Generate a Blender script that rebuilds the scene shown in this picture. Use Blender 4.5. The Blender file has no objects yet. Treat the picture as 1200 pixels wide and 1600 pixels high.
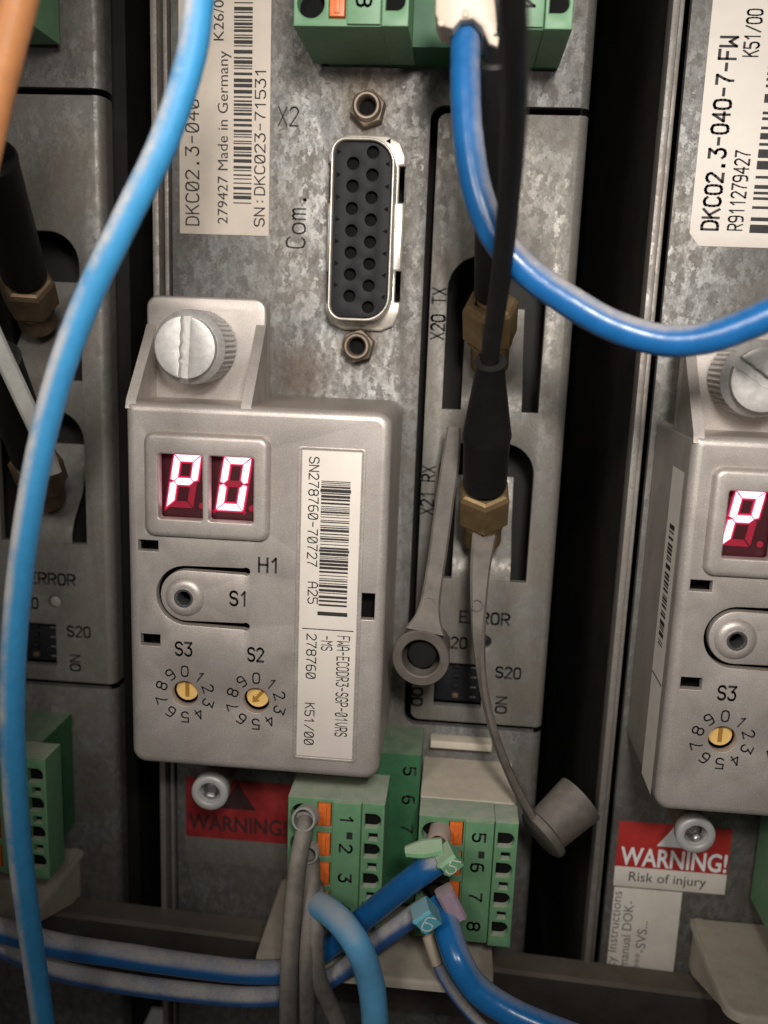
import bpy, math, random
from mathutils import Vector, Matrix
from mathutils.geometry import delaunay_2d_cdt
random.seed(7)
PI = math.pi
SC = bpy.context.scene
COL = SC.collection

# ------------------------------------------------------------------ frame of reference
# Everything is authored in millimetres: u = right along the cabinet front, v = up, w = out of the
# sheet metal fronts (w = 0) towards the viewer.  World: x = u, y = -w, z = v + 300 mm.
MM, VZ = 0.001, 300.0
def W(p):
    return Vector((p[0]*MM, -p[2]*MM, (p[1]+VZ)*MM))

# ------------------------------------------------------------------ camera
FPX, CAMW = 1400.0, 125.0
_up = Vector((267, 6970, 1404)).normalized()
_r = Vector((18200, -980, 1404)); _r -= _up*_r.dot(_up); _r.normalize()
_o = _r.cross(_up)
RM = Matrix((_r, _up, _o))                      # camera space -> u, v, w
def at(px, py, w):
    """point on the plane at depth w which the photograph shows at a pixel (1200 x 1600)"""
    d = RM @ Vector((px-600, 800-py, -FPX))
    t = (w-CAMW)/d.z
    return (d.x*t, d.y*t)
def P3(px, py, w):
    a = at(px, py, w); return (a[0], a[1], w)
cam = bpy.data.cameras.new('camera'); camo = bpy.data.objects.new('camera', cam); COL.objects.link(camo)
cam.sensor_fit = 'HORIZONTAL'; cam.sensor_width = 36; cam.lens = FPX/1200*36
cam.clip_start = 0.005; cam.clip_end = 5
B = Matrix(((1,0,0),(0,0,-1),(0,1,0)))
m3 = B @ RM
camo.matrix_world = Matrix.Translation(W((0,0,CAMW))) @ m3.to_4x4()
cam.dof.use_dof = True; cam.dof.focus_distance = 0.112; cam.dof.aperture_fstop = 42*MM/0.0015
SC.camera = camo

# ------------------------------------------------------------------ light
world = bpy.data.worlds.new('World'); SC.world = world; world.use_nodes = True
bg = world.node_tree.nodes['Background']
bg.inputs[0].default_value = (1.0, 0.93, 0.86, 1); bg.inputs[1].default_value = 0.05
def area_light(name, pos, target, size, watt, col):
    l = bpy.data.lights.new(name, 'AREA'); l.shape = 'DISK'; l.size = size*MM; l.energy = watt; l.color = col
    o = bpy.data.objects.new(name, l); COL.objects.link(o)
    o.location = W(pos); d = W(target)-W(pos)
    o.rotation_euler = d.to_track_quat('-Z', 'Y').to_euler()
    return o
def spot_light(name, pos, target, radius, cone, watt, col):
    l = bpy.data.lights.new(name, 'SPOT'); l.energy = watt; l.color = col; l.shadow_soft_size = radius*MM
    l.spot_size = math.radians(cone); l.spot_blend = 1.0
    o = bpy.data.objects.new(name, l); COL.objects.link(o); o.location = W(pos)
    o.rotation_euler = (W(target)-W(pos)).to_track_quat('-Z', 'Y').to_euler()
spot_light('hand_torch', (14, 50, 160), (5, 3, 0), 13, 64, 1.22, (1.0, 0.95, 0.885))
area_light('phone_flash', (16, 22, 128), (-10, -25, 0), 6, 0.025, (1.0, 0.96, 0.92))
spot_light('fill_spot', (-75, 75, 215), (22, -22, 5), 30, 52, 0.85, (1.0, 0.94, 0.86))  # added fill without a visible source, brightens the right module's left flank
SC.view_settings.view_transform = 'Standard'; SC.view_settings.look = 'None'
SC.view_settings.exposure = -0.22; SC.view_settings.gamma = 1.0
SC.render.engine = 'CYCLES'

# ------------------------------------------------------------------ materials
MATS = {}
class NT:
    def __init__(s, name):
        s.m = bpy.data.materials.new(name); s.m.use_nodes = True
        s.t = s.m.node_tree; s.b = s.t.nodes['Principled BSDF']
        MATS[name] = s.m
        g = s.n('ShaderNodeNewGeometry'); v = s.n('ShaderNodeVectorMath'); v.operation = 'SCALE'
        v.inputs['Scale'].default_value = 1000; s.l(g.outputs['Position'], v.inputs[0])
        s.g = g; s.pos = v.outputs[0]
    def n(s, k): return s.t.nodes.new(k)
    def l(s, a, b): s.t.links.new(a, b)
    def noise(s, scale, detail=3, rough=.6, dist=0, vec=None, stretch=None):
        x = s.n('ShaderNodeTexNoise'); x.inputs['Scale'].default_value = scale
        x.inputs['Detail'].default_value = detail; x.inputs['Roughness'].default_value = rough
        x.inputs['Distortion'].default_value = dist
        vv = vec or s.pos
        if stretch:
            mp = s.n('ShaderNodeMapping'); mp.inputs['Scale'].default_value = stretch; s.l(vv, mp.inputs[0]); vv = mp.outputs[0]
        s.l(vv, x.inputs['Vector']); return x.outputs['Fac']
    def voro(s, scale, feature='F1', out='Distance', rnd=1):
        x = s.n('ShaderNodeTexVoronoi'); x.feature = feature; x.inputs['Scale'].default_value = scale
        x.inputs['Randomness'].default_value = rnd
        s.l(s.pos, x.inputs['Vector']); return x.outputs[out]
    def ramp(s, f, stops):
        x = s.n('ShaderNodeValToRGB'); e = x.color_ramp.elements
        while len(e) < len(stops): e.new(.5)
        for i, (p, c) in enumerate(stops):
            e[i].position = p
            e[i].color = (c, c, c, 1) if isinstance(c, (int, float)) else (*c, 1)
        s.l(f, x.inputs[0]); return x.outputs[0]
    def mix(s, f, a, b, blend='MIX'):
        x = s.n('ShaderNodeMix'); x.data_type = 'RGBA'; x.blend_type = blend
        for k, v in ((0, f), (6, a), (7, b)):
            if isinstance(v, (int, float)): x.inputs[k].default_value = v if k == 0 else (v, v, v, 1)
            elif isinstance(v, tuple): x.inputs[k].default_value = (*v, 1)
            else: s.l(v, x.inputs[k])
        return x.outputs[2]
    def math(s, op, a, b=0.0):
        x = s.n('ShaderNodeMath'); x.operation = op; x.use_clamp = False
        for i, v in ((0, a), (1, b)):
            if isinstance(v, (int, float)): x.inputs[i].default_value = v
            else: s.l(v, x.inputs[i])
        return x.outputs[0]
    def facing(s, vec, lo, hi):
        d = s.n('ShaderNodeVectorMath'); d.operation = 'DOT_PRODUCT'; s.l(s.g.outputs['Normal'], d.inputs[0])
        d.inputs[1].default_value = Vector(vec).normalized()
        r = s.n('ShaderNodeMapRange'); r.inputs[1].default_value = lo; r.inputs[2].default_value = hi
        r.interpolation_type = 'SMOOTHSTEP'
        s.l(d.outputs['Value'], r.inputs[0]); return r.outputs[0]
    def bump(s, h, strength, dist=.05):
        x = s.n('ShaderNodeBump'); x.inputs['Strength'].default_value = strength
        x.inputs['Distance'].default_value = dist*MM
        s.l(h, x.inputs['Height']); s.l(x.outputs[0], s.b.inputs['Normal'])
    def set(s, col=None, rough=None, metal=None, spec=None):
        for k, v in (('Base Color', col), ('Roughness', rough), ('Metallic', metal), ('Specular IOR Level', spec)):
            if v is None: continue
            if isinstance(v, tuple): s.b.inputs[k].default_value = (*v, 1)
            elif isinstance(v, (int, float)): s.b.inputs[k].default_value = v
            else: s.l(v, s.b.inputs[k])
        return s

def m_galv(name, a, b, dirt, amount, scale=.42, stains=()):
    s = NT(name)
    wn = s.n('ShaderNodeTexNoise'); wn.inputs['Scale'].default_value = scale*2.2; wn.inputs['Detail'].default_value = 3; s.l(s.pos, wn.inputs['Vector'])
    wa = s.n('ShaderNodeVectorMath'); wa.operation = 'SCALE'; wa.inputs['Scale'].default_value = 2.4/scale*.6; s.l(wn.outputs['Color'], wa.inputs[0])
    wb = s.n('ShaderNodeVectorMath'); wb.operation = 'ADD'; s.l(s.pos, wb.inputs[0]); s.l(wa.outputs[0], wb.inputs[1])
    mp = s.n('ShaderNodeMapping'); mp.inputs['Scale'].default_value = (1, 1, .6); mp.inputs['Rotation'].default_value = (0, .35, 0); s.l(wb.outputs[0], mp.inputs[0])
    vo = s.n('ShaderNodeTexVoronoi'); vo.inputs['Scale'].default_value = scale*1.25; s.l(mp.outputs[0], vo.inputs['Vector'])
    sep = s.n('ShaderNodeSeparateColor'); s.l(vo.outputs['Color'], sep.inputs[0])
    n1 = s.noise(scale*1.6, 5, .68, .5, stretch=(1, 1, .62))
    n2 = s.noise(scale*6, 3, .6, .3)
    f = s.math('ADD', s.math('MULTIPLY', sep.outputs[0], .26), s.math('ADD', s.math('MULTIPLY', n1, .58), s.math('MULTIPLY', n2, .26)))
    base = s.ramp(f, [(.40, a), (.55, tuple((x+y)/2*.9 for x, y in zip(a, b))), (.72, b)])
    d = s.ramp(s.noise(.09, 4, .65, .5), [(.36, 0.1), (.62, amount)])
    col = s.mix(d, base, dirt)
    for su, sv, sr in stains:                   # brown grime that has settled round the posts
        dm = s.n('ShaderNodeVectorMath'); dm.operation = 'DISTANCE'; s.l(s.pos, dm.inputs[0]); dm.inputs[1].default_value = (su, 0, sv+VZ)
        k = s.math('ADD', dm.outputs['Value'], s.math('MULTIPLY', s.noise(.55, 4, .65), sr*.9))
        mr = s.n('ShaderNodeMapRange'); mr.interpolation_type = 'SMOOTHSTEP'
        for i_, v_ in ((1, sr*.75), (2, sr*1.5), (3, .75), (4, 0.0)): mr.inputs[i_].default_value = v_
        s.l(k, mr.inputs[0]); col = s.mix(mr.outputs[0], col, (.085, .058, .040))
    fine = s.ramp(s.noise(3.5, 2, .7), [(.3, .88), (.7, 1.06)])
    col = s.mix(1.0, col, fine, 'MULTIPLY')
    s.set(col, s.ramp(f, [(.35, .62), (.7, .42)]), .35, .4)
    s.bump(s.noise(2.2, 4, .7), .25, .06)
    return s.m
m_galv('galvanised_sheet', (.108, .106, .102), (.235, .238, .235), (.125, .104, .084), .6, 1.05, ((-13.9, 28.2, 4.6), (-14.1, -2.0, 4.2), (-22, -6, 5.0), (-14, 34, 7.0)))
m_galv('galvanised_cover', (.165, .16, .148), (.24, .238, .225), (.165, .138, .11), .6, 1.1)
m_galv('galvanised_edge', (.22, .205, .19), (.33, .315, .295), (.20, .16, .13), .6, .8)

def m_simple(name, col, rough, metal=0, spec=.5, var=.12, nscale=.6, bump=.15, bscale=6, dust=None,  dustdir=(0,-.1,1), lo=.3, hi=.9, dscale=.5, patch=((.25, .45), (.6, 1.0))):
    s = NT(name)
    v = s.ramp(s.noise(nscale, 4, .65), [(.3, 1-var), (.7, 1+var)])
    c = s.mix(1.0, col, v, 'MULTIPLY')
    r = rough
    if dust:
        f = s.facing(dustdir, lo, hi)
        n = s.ramp(s.noise(dscale, 5, .7, .4), list(patch))
        gr = s.ramp(s.noise(5.5, 3, .75), [(.30, .55), (.55, 1.0)])
        k = s.math('MULTIPLY', s.math('MULTIPLY', f, n), gr)
        k = s.math('MULTIPLY', k, dust[1])
        c = s.mix(k, c, dust[0])
        r = s.math('ADD', s.math('MULTIPLY', k, .95-rough), rough)
    s.set(c, r, metal, spec)
    if bump: s.bump(s.noise(bscale, 3, .7), bump, .06 if dust else .03)
    return s.m
DUST = (.42, .375, .33)
# module housing: metallic lacquer full of glittering flakes
s = NT('module_lacquer')
v = s.ramp(s.noise(.12, 4, .6, .4), [(.3, .86), (.7, 1.1)])
c = s.mix(1.0, (.475, .43, .40), v, 'MULTIPLY')
spk = s.ramp(s.voro(2.6, 'F1', 'Distance'), [(.08, 1.0), (.17, 0.0)])
vc = s.voro(2.6, 'F1', 'Color'); sp = s.n('ShaderNodeSeparateColor'); s.l(vc, sp.inputs[0])
patch = s.ramp(s.noise(.16, 3, .6), [(.42, .0), (.62, 1.0)])
sel = s.math('MULTIPLY', s.ramp(sp.outputs[0], [(.55, 0.0), (.6, 1.0)]), s.math('MULTIPLY', spk, patch))
c = s.mix(sel, c, (.85, .80, .76))
grain = s.ramp(s.noise(6, 2, .85), [(.3, .76), (.7, 1.18)])
c = s.mix(1.0, c, grain, 'MULTIPLY')
sm = s.ramp(s.noise(.22, 5, .7, .8), [(.45, 0.0), (.75, .45)])
c = s.mix(sm, c, (.30, .245, .21))
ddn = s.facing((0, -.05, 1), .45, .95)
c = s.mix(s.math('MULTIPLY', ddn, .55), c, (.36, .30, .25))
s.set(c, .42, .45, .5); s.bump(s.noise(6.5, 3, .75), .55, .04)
m_simple('screw_zinc', (.56, .54, .52), .5, .55, .5, .16, 1.2, .45, 4)
m_simple('green_plastic', (.125, .265, .14), .48, 0, .45, .10, .5, .12, 4, (DUST, .75), (0, -.05, 1), .35, .95)
m_simple('dark_green_plastic', (.03, .115, .05), .5, 0, .4, .15, .5, .12, 4, (DUST, .35), (0, -.05, 1), .5, 1)
m_simple('cream_plastic', (.50, .45, .37), .55, 0, .4, .10, .35, .12, 3, ((.30, .25, .20), .55), (0, -.2, 1), .3, 1)
m_simple('orange_lever', (.70, .15, .025), .45, 0, .5, .12, 1.5, .1, 4)
m_simple('blue_insulation', (.010, .105, .30), .28, 0, .5, .10, .6, .18, 3.5, (DUST, .95), (.5, -.2, 1), .38, .85, .33)
m_simple('blue_clean', (.012, .15, .42), .24, 0, .5, .10, .6, .15, 3.5, (DUST, .6), (1, .2, 1), .55, 1.0, .3)
m_simple('light_blue_insulation', (.045, .29, .58), .45, 0, .4, .08, .5, .8, 4.5, ((.60, .57, .54), 1.0), (-.95, -.05, .42), -.25, .45, .10, ((.36, .12), (.56, 1.0)))
m_simple('sky_blue_insulation', (.12, .37, .62), .42, 0, .4, .08, .5, .15, 5, (DUST, .8), (-.4, -.1, 1), .35, .95, .4)
m_simple('striped_insulation', (.03, .10, .28), .5, 0, .4, .2, .5, .2, 5, ((.50, .46, .40), .95), (-.2, -.1, 1), .0, .55, .25)
m_simple('grey_insulation', (.15, .135, .12), .7, 0, .3, .22, .8, .4, 4, (DUST, .6), (-.6, -.5, .8), .2, .95)
m_simple('black_rubber', (.007, .0066, .0066), .52, 0, .3, .25, .5, .2, 4, ((.09, .082, .075), .3), (.7, -.1, .7), .4, 1)
m_simple('orange_insulation', (.62, .26, .10), .5, 0, .4, .12, .5, .1, 3, (DUST, .5), (0, 0, 1), .3, .9)
m_simple('brass', (.31, .21, .105), .36, .75, .5, .22, .5, .25, 3, ((.20, .15, .11), .5), (0, -.2, 1), .5, 1)
m_simple('brass_tarnished', (.17, .115, .07), .5, .6, .4, .25, .5, .3, 3)
m_simple('cap_plastic', (.088, .075, .065), .6, 0, .35, .25, .5, .35, 4, (DUST, .22), (-.3, -.3, 1), .3, 1)
m_simple('label_paper', (.60, .52, .44), .55, 0, .4, .07, .18, .05, 3)
m_simple('label_paper_clean', (.66, .60, .54), .5, 0, .4, .05, .18, .05, 3)
m_simple('label_white', (.66, .61, .55), .5, 0, .4, .08, .3, .05, 3)
m_simple('label_side', (.82, .77, .70), .55, 0, .4, .06, .3, .05, 3)
m_simple('ink', (.03, .027, .027), .55, 0, .3, .2, 1.5, 0)
m_simple('grey_ink', (.15, .14, .135), .6, 0, .3, .2, 1.0, 0)
m_simple('sticker_red', (.42, .03, .025), .5, 0, .4, .12, .5, .05, 3)
m_simple('sticker_dirty_red', (.26, .022, .022), .6, 0, .3, .25, .4, .1, 3)
m_simple('ink_dirty', (.045, .02, .02), .6, 0, .3, .2, 1, 0)
m_simple('white_collar', (.47, .46, .45), .45, .2, .5, .06, .4, .1, 4)
m_simple('steel_bright', (.62, .61, .60), .22, .95, .5, .1, .8, .15, 4)
m_simple('steel_tarnished', (.20, .155, .12), .5, .5, .5, .25, .6, .3, 3)
m_simple('shell_plating', (.66, .61, .54), .34, .55, .5, .18, .5, .15, 2)
m_simple('insert_black', (.011, .011, .013), .6, 0, .25, .15, .6, .1, 4)
m_simple('dark_interior', (.006, .006, .006), .8, 0, .1, .2, .3, 0)
m_simple('enclosure_black', (.012, .011, .010), .65, 0, .3, .3, .1, .1, 2)
m_simple('side_gap_dark', (.045, .039, .034), .6, .1, .3, .3, .1, .2, 2)  # dark tone that stands for the shade in the gaps between drives
m_simple('rail_dark', (.055, .047, .042), .6, .2, .3, .3, .15, .2, 2, ((.17, .14, .115), .9), (0, -.1, 1), .2, .9, .12)
m_simple('switch_yellow', (.72, .47, .16), .5, 0, .4, .08, 1.2, .1, 4)
m_simple('switch_brown', (.33, .16, .03), .5, 0, .4, .1, 1, 0)
m_simple('marker_green', (.20, .42, .22), .42, 0, .45, .08, .8, .1, 4, (DUST, .6), (-.5, -.1, 1), .3, .95)
m_simple('marker_cyan', (.10, .40, .50), .42, 0, .45, .08, .8, .1, 4, (DUST, .5), (-.5, -.1, 1), .5, 1)
m_simple('marker_cream', (.50, .42, .33), .42, 0, .45, .06, .8, .1, 4)
m_simple('marker_violet', (.36, .26, .33), .5, 0, .4, .1, .8, .1, 4, (DUST, .7), (-.4, -.1, 1), .2, .9)
m_simple('ferrule_pink', (.33, .22, .19), .55, 0, .4, .12, .8, .2, 4, (DUST, .6), (0, -.1, 1), .1, .9)
m_simple('ferrule_grey', (.30, .295, .27), .5, 0, .4, .1, .8, .2, 4)
m_simple('print_white', (.80, .80, .80), .5, 0, .4, .03, .5, 0)
def m_emit(name, base, em, st):
    s = NT(name); s.set(base, .4)
    s.b.inputs['Emission Color'].default_value = (*em, 1); s.b.inputs['Emission Strength'].default_value = st
m_emit('display_glow', (.03, .003, .006), (.6, .0, .03), .025)  # scattered red light of the digits put in as faint emission
m_emit('segment_lit', (.9, .5, .6), (1.0, .62, .74), 1.9)
m_emit('segment_rim_glow', (.5, .02, .06), (.85, .02, .12), .8)  # red bleed round the lit segments, put in as emission
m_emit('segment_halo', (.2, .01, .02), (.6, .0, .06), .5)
m_emit('segment_off', (.20, .008, .022), (.6, .01, .05), .2)  # unlit segments are given a faint red glow as well

# ------------------------------------------------------------------ geometry helpers (all in mm, u v w)
class Geo:
    def __init__(s): s.v, s.f = [], []
    def add(s, vs, fs):
        o = len(s.v); s.v += [tuple(p) for p in vs]; s.f += [tuple(i+o for i in f) for f in fs]; return s
    def join(s, g): return s.add(g.v, g.f)
    def shift(s, d): s.v = [(a+d[0], b+d[1], c+d[2]) for a, b, c in s.v]; return s

ORG = {}
def thing(name, label, cat, org, group=None):
    o = bpy.data.objects.new(name, None); COL.objects.link(o); o.empty_display_size = .005
    o.location = W(org); ORG[o.name] = Vector(W(org)); o['label'] = label; o['category'] = cat
    if group: o['group'] = group
    return o
def part(name, g, mat, parent=None, smooth=38, label=None, cat=None, group=None, kind=None, org=None):
    if parent is not None: base = ORG[parent.name]
    else:
        if org is None:
            n = len(g.v); org = tuple(sum(p[i] for p in g.v)/n for i in range(3))
        base = Vector(W(org))
    me = bpy.data.meshes.new(name)
    me.from_pydata([W(p)-base for p in g.v], [], g.f); me.update()
    if smooth:
        me.shade_smooth(); me.set_sharp_from_angle(angle=math.radians(smooth))
    me.materials.append(MATS[mat])
    o = bpy.data.objects.new(name, me); COL.objects.link(o)
    if parent is not None: o.parent = parent
    else: o.location = base
    ORG[o.name] = base
    for k, v in (('label', label), ('category', cat), ('group', group), ('kind', kind)):
        if v: o[k] = v
    return o

def rrect(u0, v0, u1, v1, r=0, n=5):
    if not isinstance(r, (tuple, list)) and r <= 0: return [(u0,v0),(u1,v0),(u1,v1),(u0,v1)]
    rs = r if isinstance(r, (tuple, list)) else (r,)*4       # corners: ll, lr, ur, ul
    out = []
    for (cu, cv, a0), q in zip(((u0,v0,PI),(u1,v0,1.5*PI),(u1,v1,0),(u0,v1,.5*PI)), rs):
        if q <= 0: out.append((cu, cv)); continue
        cx = cu+q if cu == u0 else cu-q; cy = cv+q if cv == v0 else cv-q
        for i in range(n+1):
            a = a0+i/n*PI/2; out.append((cx+q*math.cos(a), cy+q*math.sin(a)))
    return out
def circ(u, v, r, n=24, a0=0): return [(u+r*math.cos(a0+2*PI*i/n), v+r*math.sin(a0+2*PI*i/n)) for i in range(n)]
def sarea(p): return sum(p[i][0]*p[(i+1)%len(p)][1]-p[(i+1)%len(p)][0]*p[i][1] for i in range(len(p)))/2
def offset(p, d):
    """move a ccw outline inwards by d (cw holes move outwards)"""
    n = len(p); o = []
    for i in range(n):
        a, b, c = Vector(p[i-1]), Vector(p[i]), Vector(p[(i+1)%n])
        e1, e2 = (b-a), (c-b)
        if e1.length < 1e-9: e1 = e2
        if e2.length < 1e-9: e2 = e1
        e1 = e1.normalized(); e2 = e2.normalized()
        n1, n2 = Vector((-e1.y, e1.x)), Vector((-e2.y, e2.x)); m = n1+n2
        if m.length < 1e-6: m = n1
        m.normalize(); k = max(.35, m.dot(n1)); q = b+m*(d/k); o.append((q.x, q.y))
    return o
def inside(m, p):
    k = False; n = len(p); x, y = m
    for i in range(n):
        (x0, y0), (x1, y1) = p[i-1], p[i]
        if (y0 > y) != (y1 > y) and x < (x1-x0)*(y-y0)/(y1-y0)+x0: k = not k
    return k
def plate(outer, w0, w1, bev=0.0, holes=(), back=False, segs=2, hbev=None):
    g = Geo()
    loops = [list(outer) if sarea(outer) > 0 else list(outer)[::-1]]
    for h in holes: loops.append(list(h)[::-1] if sarea(h) > 0 else list(h))
    caps = []; hbev = bev if hbev is None else hbev
    for li, L in enumerate(loops):
        b = bev if li == 0 else hbev
        rings = [(L, w0)]
        if b > 0:
            for k in range(segs+1):
                t = k/segs*PI/2
                rings.append((offset(L, b*(1-math.cos(t))), w1-b+b*math.sin(t)))
        else: rings.append((L, w1))
        n = len(L); base = len(g.v)
        for R, w in rings: g.v += [(x, y, w) for x, y in R]
        for r in range(len(rings)-1):
            for i in range(n):
                j = (i+1) % n; a = base+r*n
                g.f.append((a+i, a+j, a+n+j, a+n+i))
        caps.append((rings[-1][0], base+(len(rings)-1)*n, base))
    pv, pe, idx, bidx = [], [], [], []
    for c in caps:
        o, n = len(pv), len(c[0])
        pv += [Vector((x, y)) for x, y in c[0]]; pe += [(o+i, o+(i+1) % n) for i in range(n)]
        idx += [c[1]+i for i in range(n)]; bidx += [c[2]+i for i in range(n)]
    res = delaunay_2d_cdt(pv, pe, [], 1 if len(caps) == 1 else 0, 1e-7)
    polys = [c[0] for c in caps]
    for t in res[2]:
        q = [res[3][i][0] if res[3][i] else None for i in t]
        if None in q: continue
        a, b, c = (pv[i] for i in q[:3])
        m = (a+b+c)/3
        if sum(inside(m, p) for p in polys) % 2 == 0: continue
        if (b-a).cross(c-a) < 0: q = q[::-1]
        g.f.append(tuple(idx[i] for i in q))
        if back: g.f.append(tuple(bidx[i] for i in q[::-1]))
    return g
def box(u0, v0, w0, u1, v1, w1, bev=.15, r=0):
    return plate(rrect(u0, v0, u1, v1, r), w0, w1, bev, back=True)
def frame(d):
    d = Vector(d).normalized(); h = Vector((0, 0, 1)) if abs(d.z) < .9 else Vector((1, 0, 0))
    a = h.cross(d).normalized(); return a, d.cross(a), d
def lathe(prof, c, d=(0,0,1), n=32, teeth=None, a0=0.0):
    """prof: (radius, height) along axis d from c"""
    a, b, d = frame(d); c = Vector(c); g = Geo(); rows = []
    for k, (r, h) in enumerate(prof):
        if r < 1e-6: g.v.append(tuple(c+d*h)); rows.append([len(g.v)-1]*n); continue
        row = []
        for i in range(n):
            t = 2*PI*i/n+a0; rr = r
            if teeth and k in teeth: rr = r*(1-.045*(1 if (i//2) % 2 else 0))
            g.v.append(tuple(c+(a*math.cos(t)+b*math.sin(t))*rr+d*h)); row.append(len(g.v)-1)
        rows.append(row)
    for k in range(len(rows)-1):
        for i in range(n):
            j = (i+1) % n; q = []
            for x in (rows[k][i], rows[k][j], rows[k+1][j], rows[k+1][i]):
                if x not in q: q.append(x)
            if len(q) > 2: g.f.append(tuple(q))
    return g
def spline(pts, per=10):
    """Catmull-Rom through tuples of any length"""
    out = []; n = len(pts)
    for i in range(n-1):
        p0 = pts[max(i-1, 0)]; p1 = pts[i]; p2 = pts[i+1]; p3 = pts[min(i+2, n-1)]
        for k in range(per):
            t = k/per
            out.append(tuple(.5*(2*b+(-a+c)*t+(2*a-5*b+4*c-d)*t*t+(-a+3*b-3*c+d)*t**3) for a, b, c, d in zip(p0, p1, p2, p3)))
    out.append(tuple(pts[-1])); return out
def tube(pts, rad, n=20, per=10, wob=0.0):
    """pts (u,v,w) or (u,v,w,r)"""
    S = spline(pts, per); g = Geo(); N = len(S)
    C = [Vector(p[:3]) for p in S]; T = [(C[min(i+1, N-1)]-C[max(i-1, 0)]).normalized() for i in range(N)]
    a = frame(T[0])[0]
    for i in range(N):
        a = (a-T[i]*a.dot(T[i])).normalized(); b = T[i].cross(a)
        r = S[i][3] if len(S[i]) > 3 else rad
        r *= 1+wob*(math.sin(i*1.7)+math.sin(i*.61+1))*.5
        for k in range(n):
            t = 2*PI*k/n; g.v.append(tuple(C[i]+(a*math.cos(t)+b*math.sin(t))*r))
    for i in range(N-1):
        for k in range(n):
            j = (k+1) % n; g.f.append((i*n+k, i*n+j, (i+1)*n+j, (i+1)*n+k))
    g.f.append(tuple(range(n))[::-1]); g.f.append(tuple((N-1)*n+k for k in range(n)))
    return g
def ribbon(pts, thick, per=8):
    """pts: (u,v,w,width, nu,nv,nw): a strap with a rounded rectangular section"""
    S = spline(pts, per); g = Geo(); N = len(S); C = [Vector(p[:3]) for p in S]
    for i in range(N):
        T = (C[min(i+1, N-1)]-C[max(i-1, 0)]).normalized(); nn = Vector(S[i][4:7]); nn = (nn-T*nn.dot(T)).normalized()
        sd = T.cross(nn); h = S[i][3]/2; t = thick/2; q = min(t*.6, h*.5)
        for x, y in ((-h,-t+q),(-h+q,-t),(h-q,-t),(h,-t+q),(h,t-q),(h-q,t),(-h+q,t),(-h,t-q)):
            g.v.append(tuple(C[i]+sd*x+nn*y))
    for i in range(N-1):
        for k in range(8):
            j = (k+1) % 8; g.f.append((i*8+k, i*8+j, (i+1)*8+j, (i+1)*8+k))
    g.f.append(tuple(range(8))[::-1]); g.f.append(tuple((N-1)*8+k for k in range(8)))
    return g
def prism_dir(outline, c, ax, ay, d, h0, h1):
    """extrude an outline given in the plane (ax, ay) at c along d"""
    ax, ay, d, c = Vector(ax), Vector(ay), Vector(d), Vector(c); g = Geo(); n = len(outline)
    for h in (h0, h1):
        for x, y in outline: g.v.append(tuple(c+ax*x+ay*y+d*h))
    for i in range(n):
        j = (i+1) % n; g.f.append((i, j, n+j, n+i))
    g.f.append(tuple(range(n))[::-1]); g.f.append(tuple(range(n, 2*n)))
    return g

# ------------------------------------------------------------------ lettering
_fc = {}
def font_geo(t, bold):
    key = (t, bold)
    if key not in _fc:
        c = bpy.data.curves.new('t', 'FONT'); c.body = t; c.size = 1; c.offset = bold; c.resolution_u = 3
        o = bpy.data.objects.new('t', c); COL.objects.link(o)
        bpy.context.view_layer.update()
        me = bpy.data.meshes.new_from_object(o.evaluated_get(bpy.context.evaluated_depsgraph_get()))
        _fc[key] = ([(v.co.x, v.co.y) for v in me.vertices], [tuple(p.vertices) for p in me.polygons])
        bpy.data.objects.remove(o); bpy.data.curves.remove(c); bpy.data.meshes.remove(me)
    return _fc[key]
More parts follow.
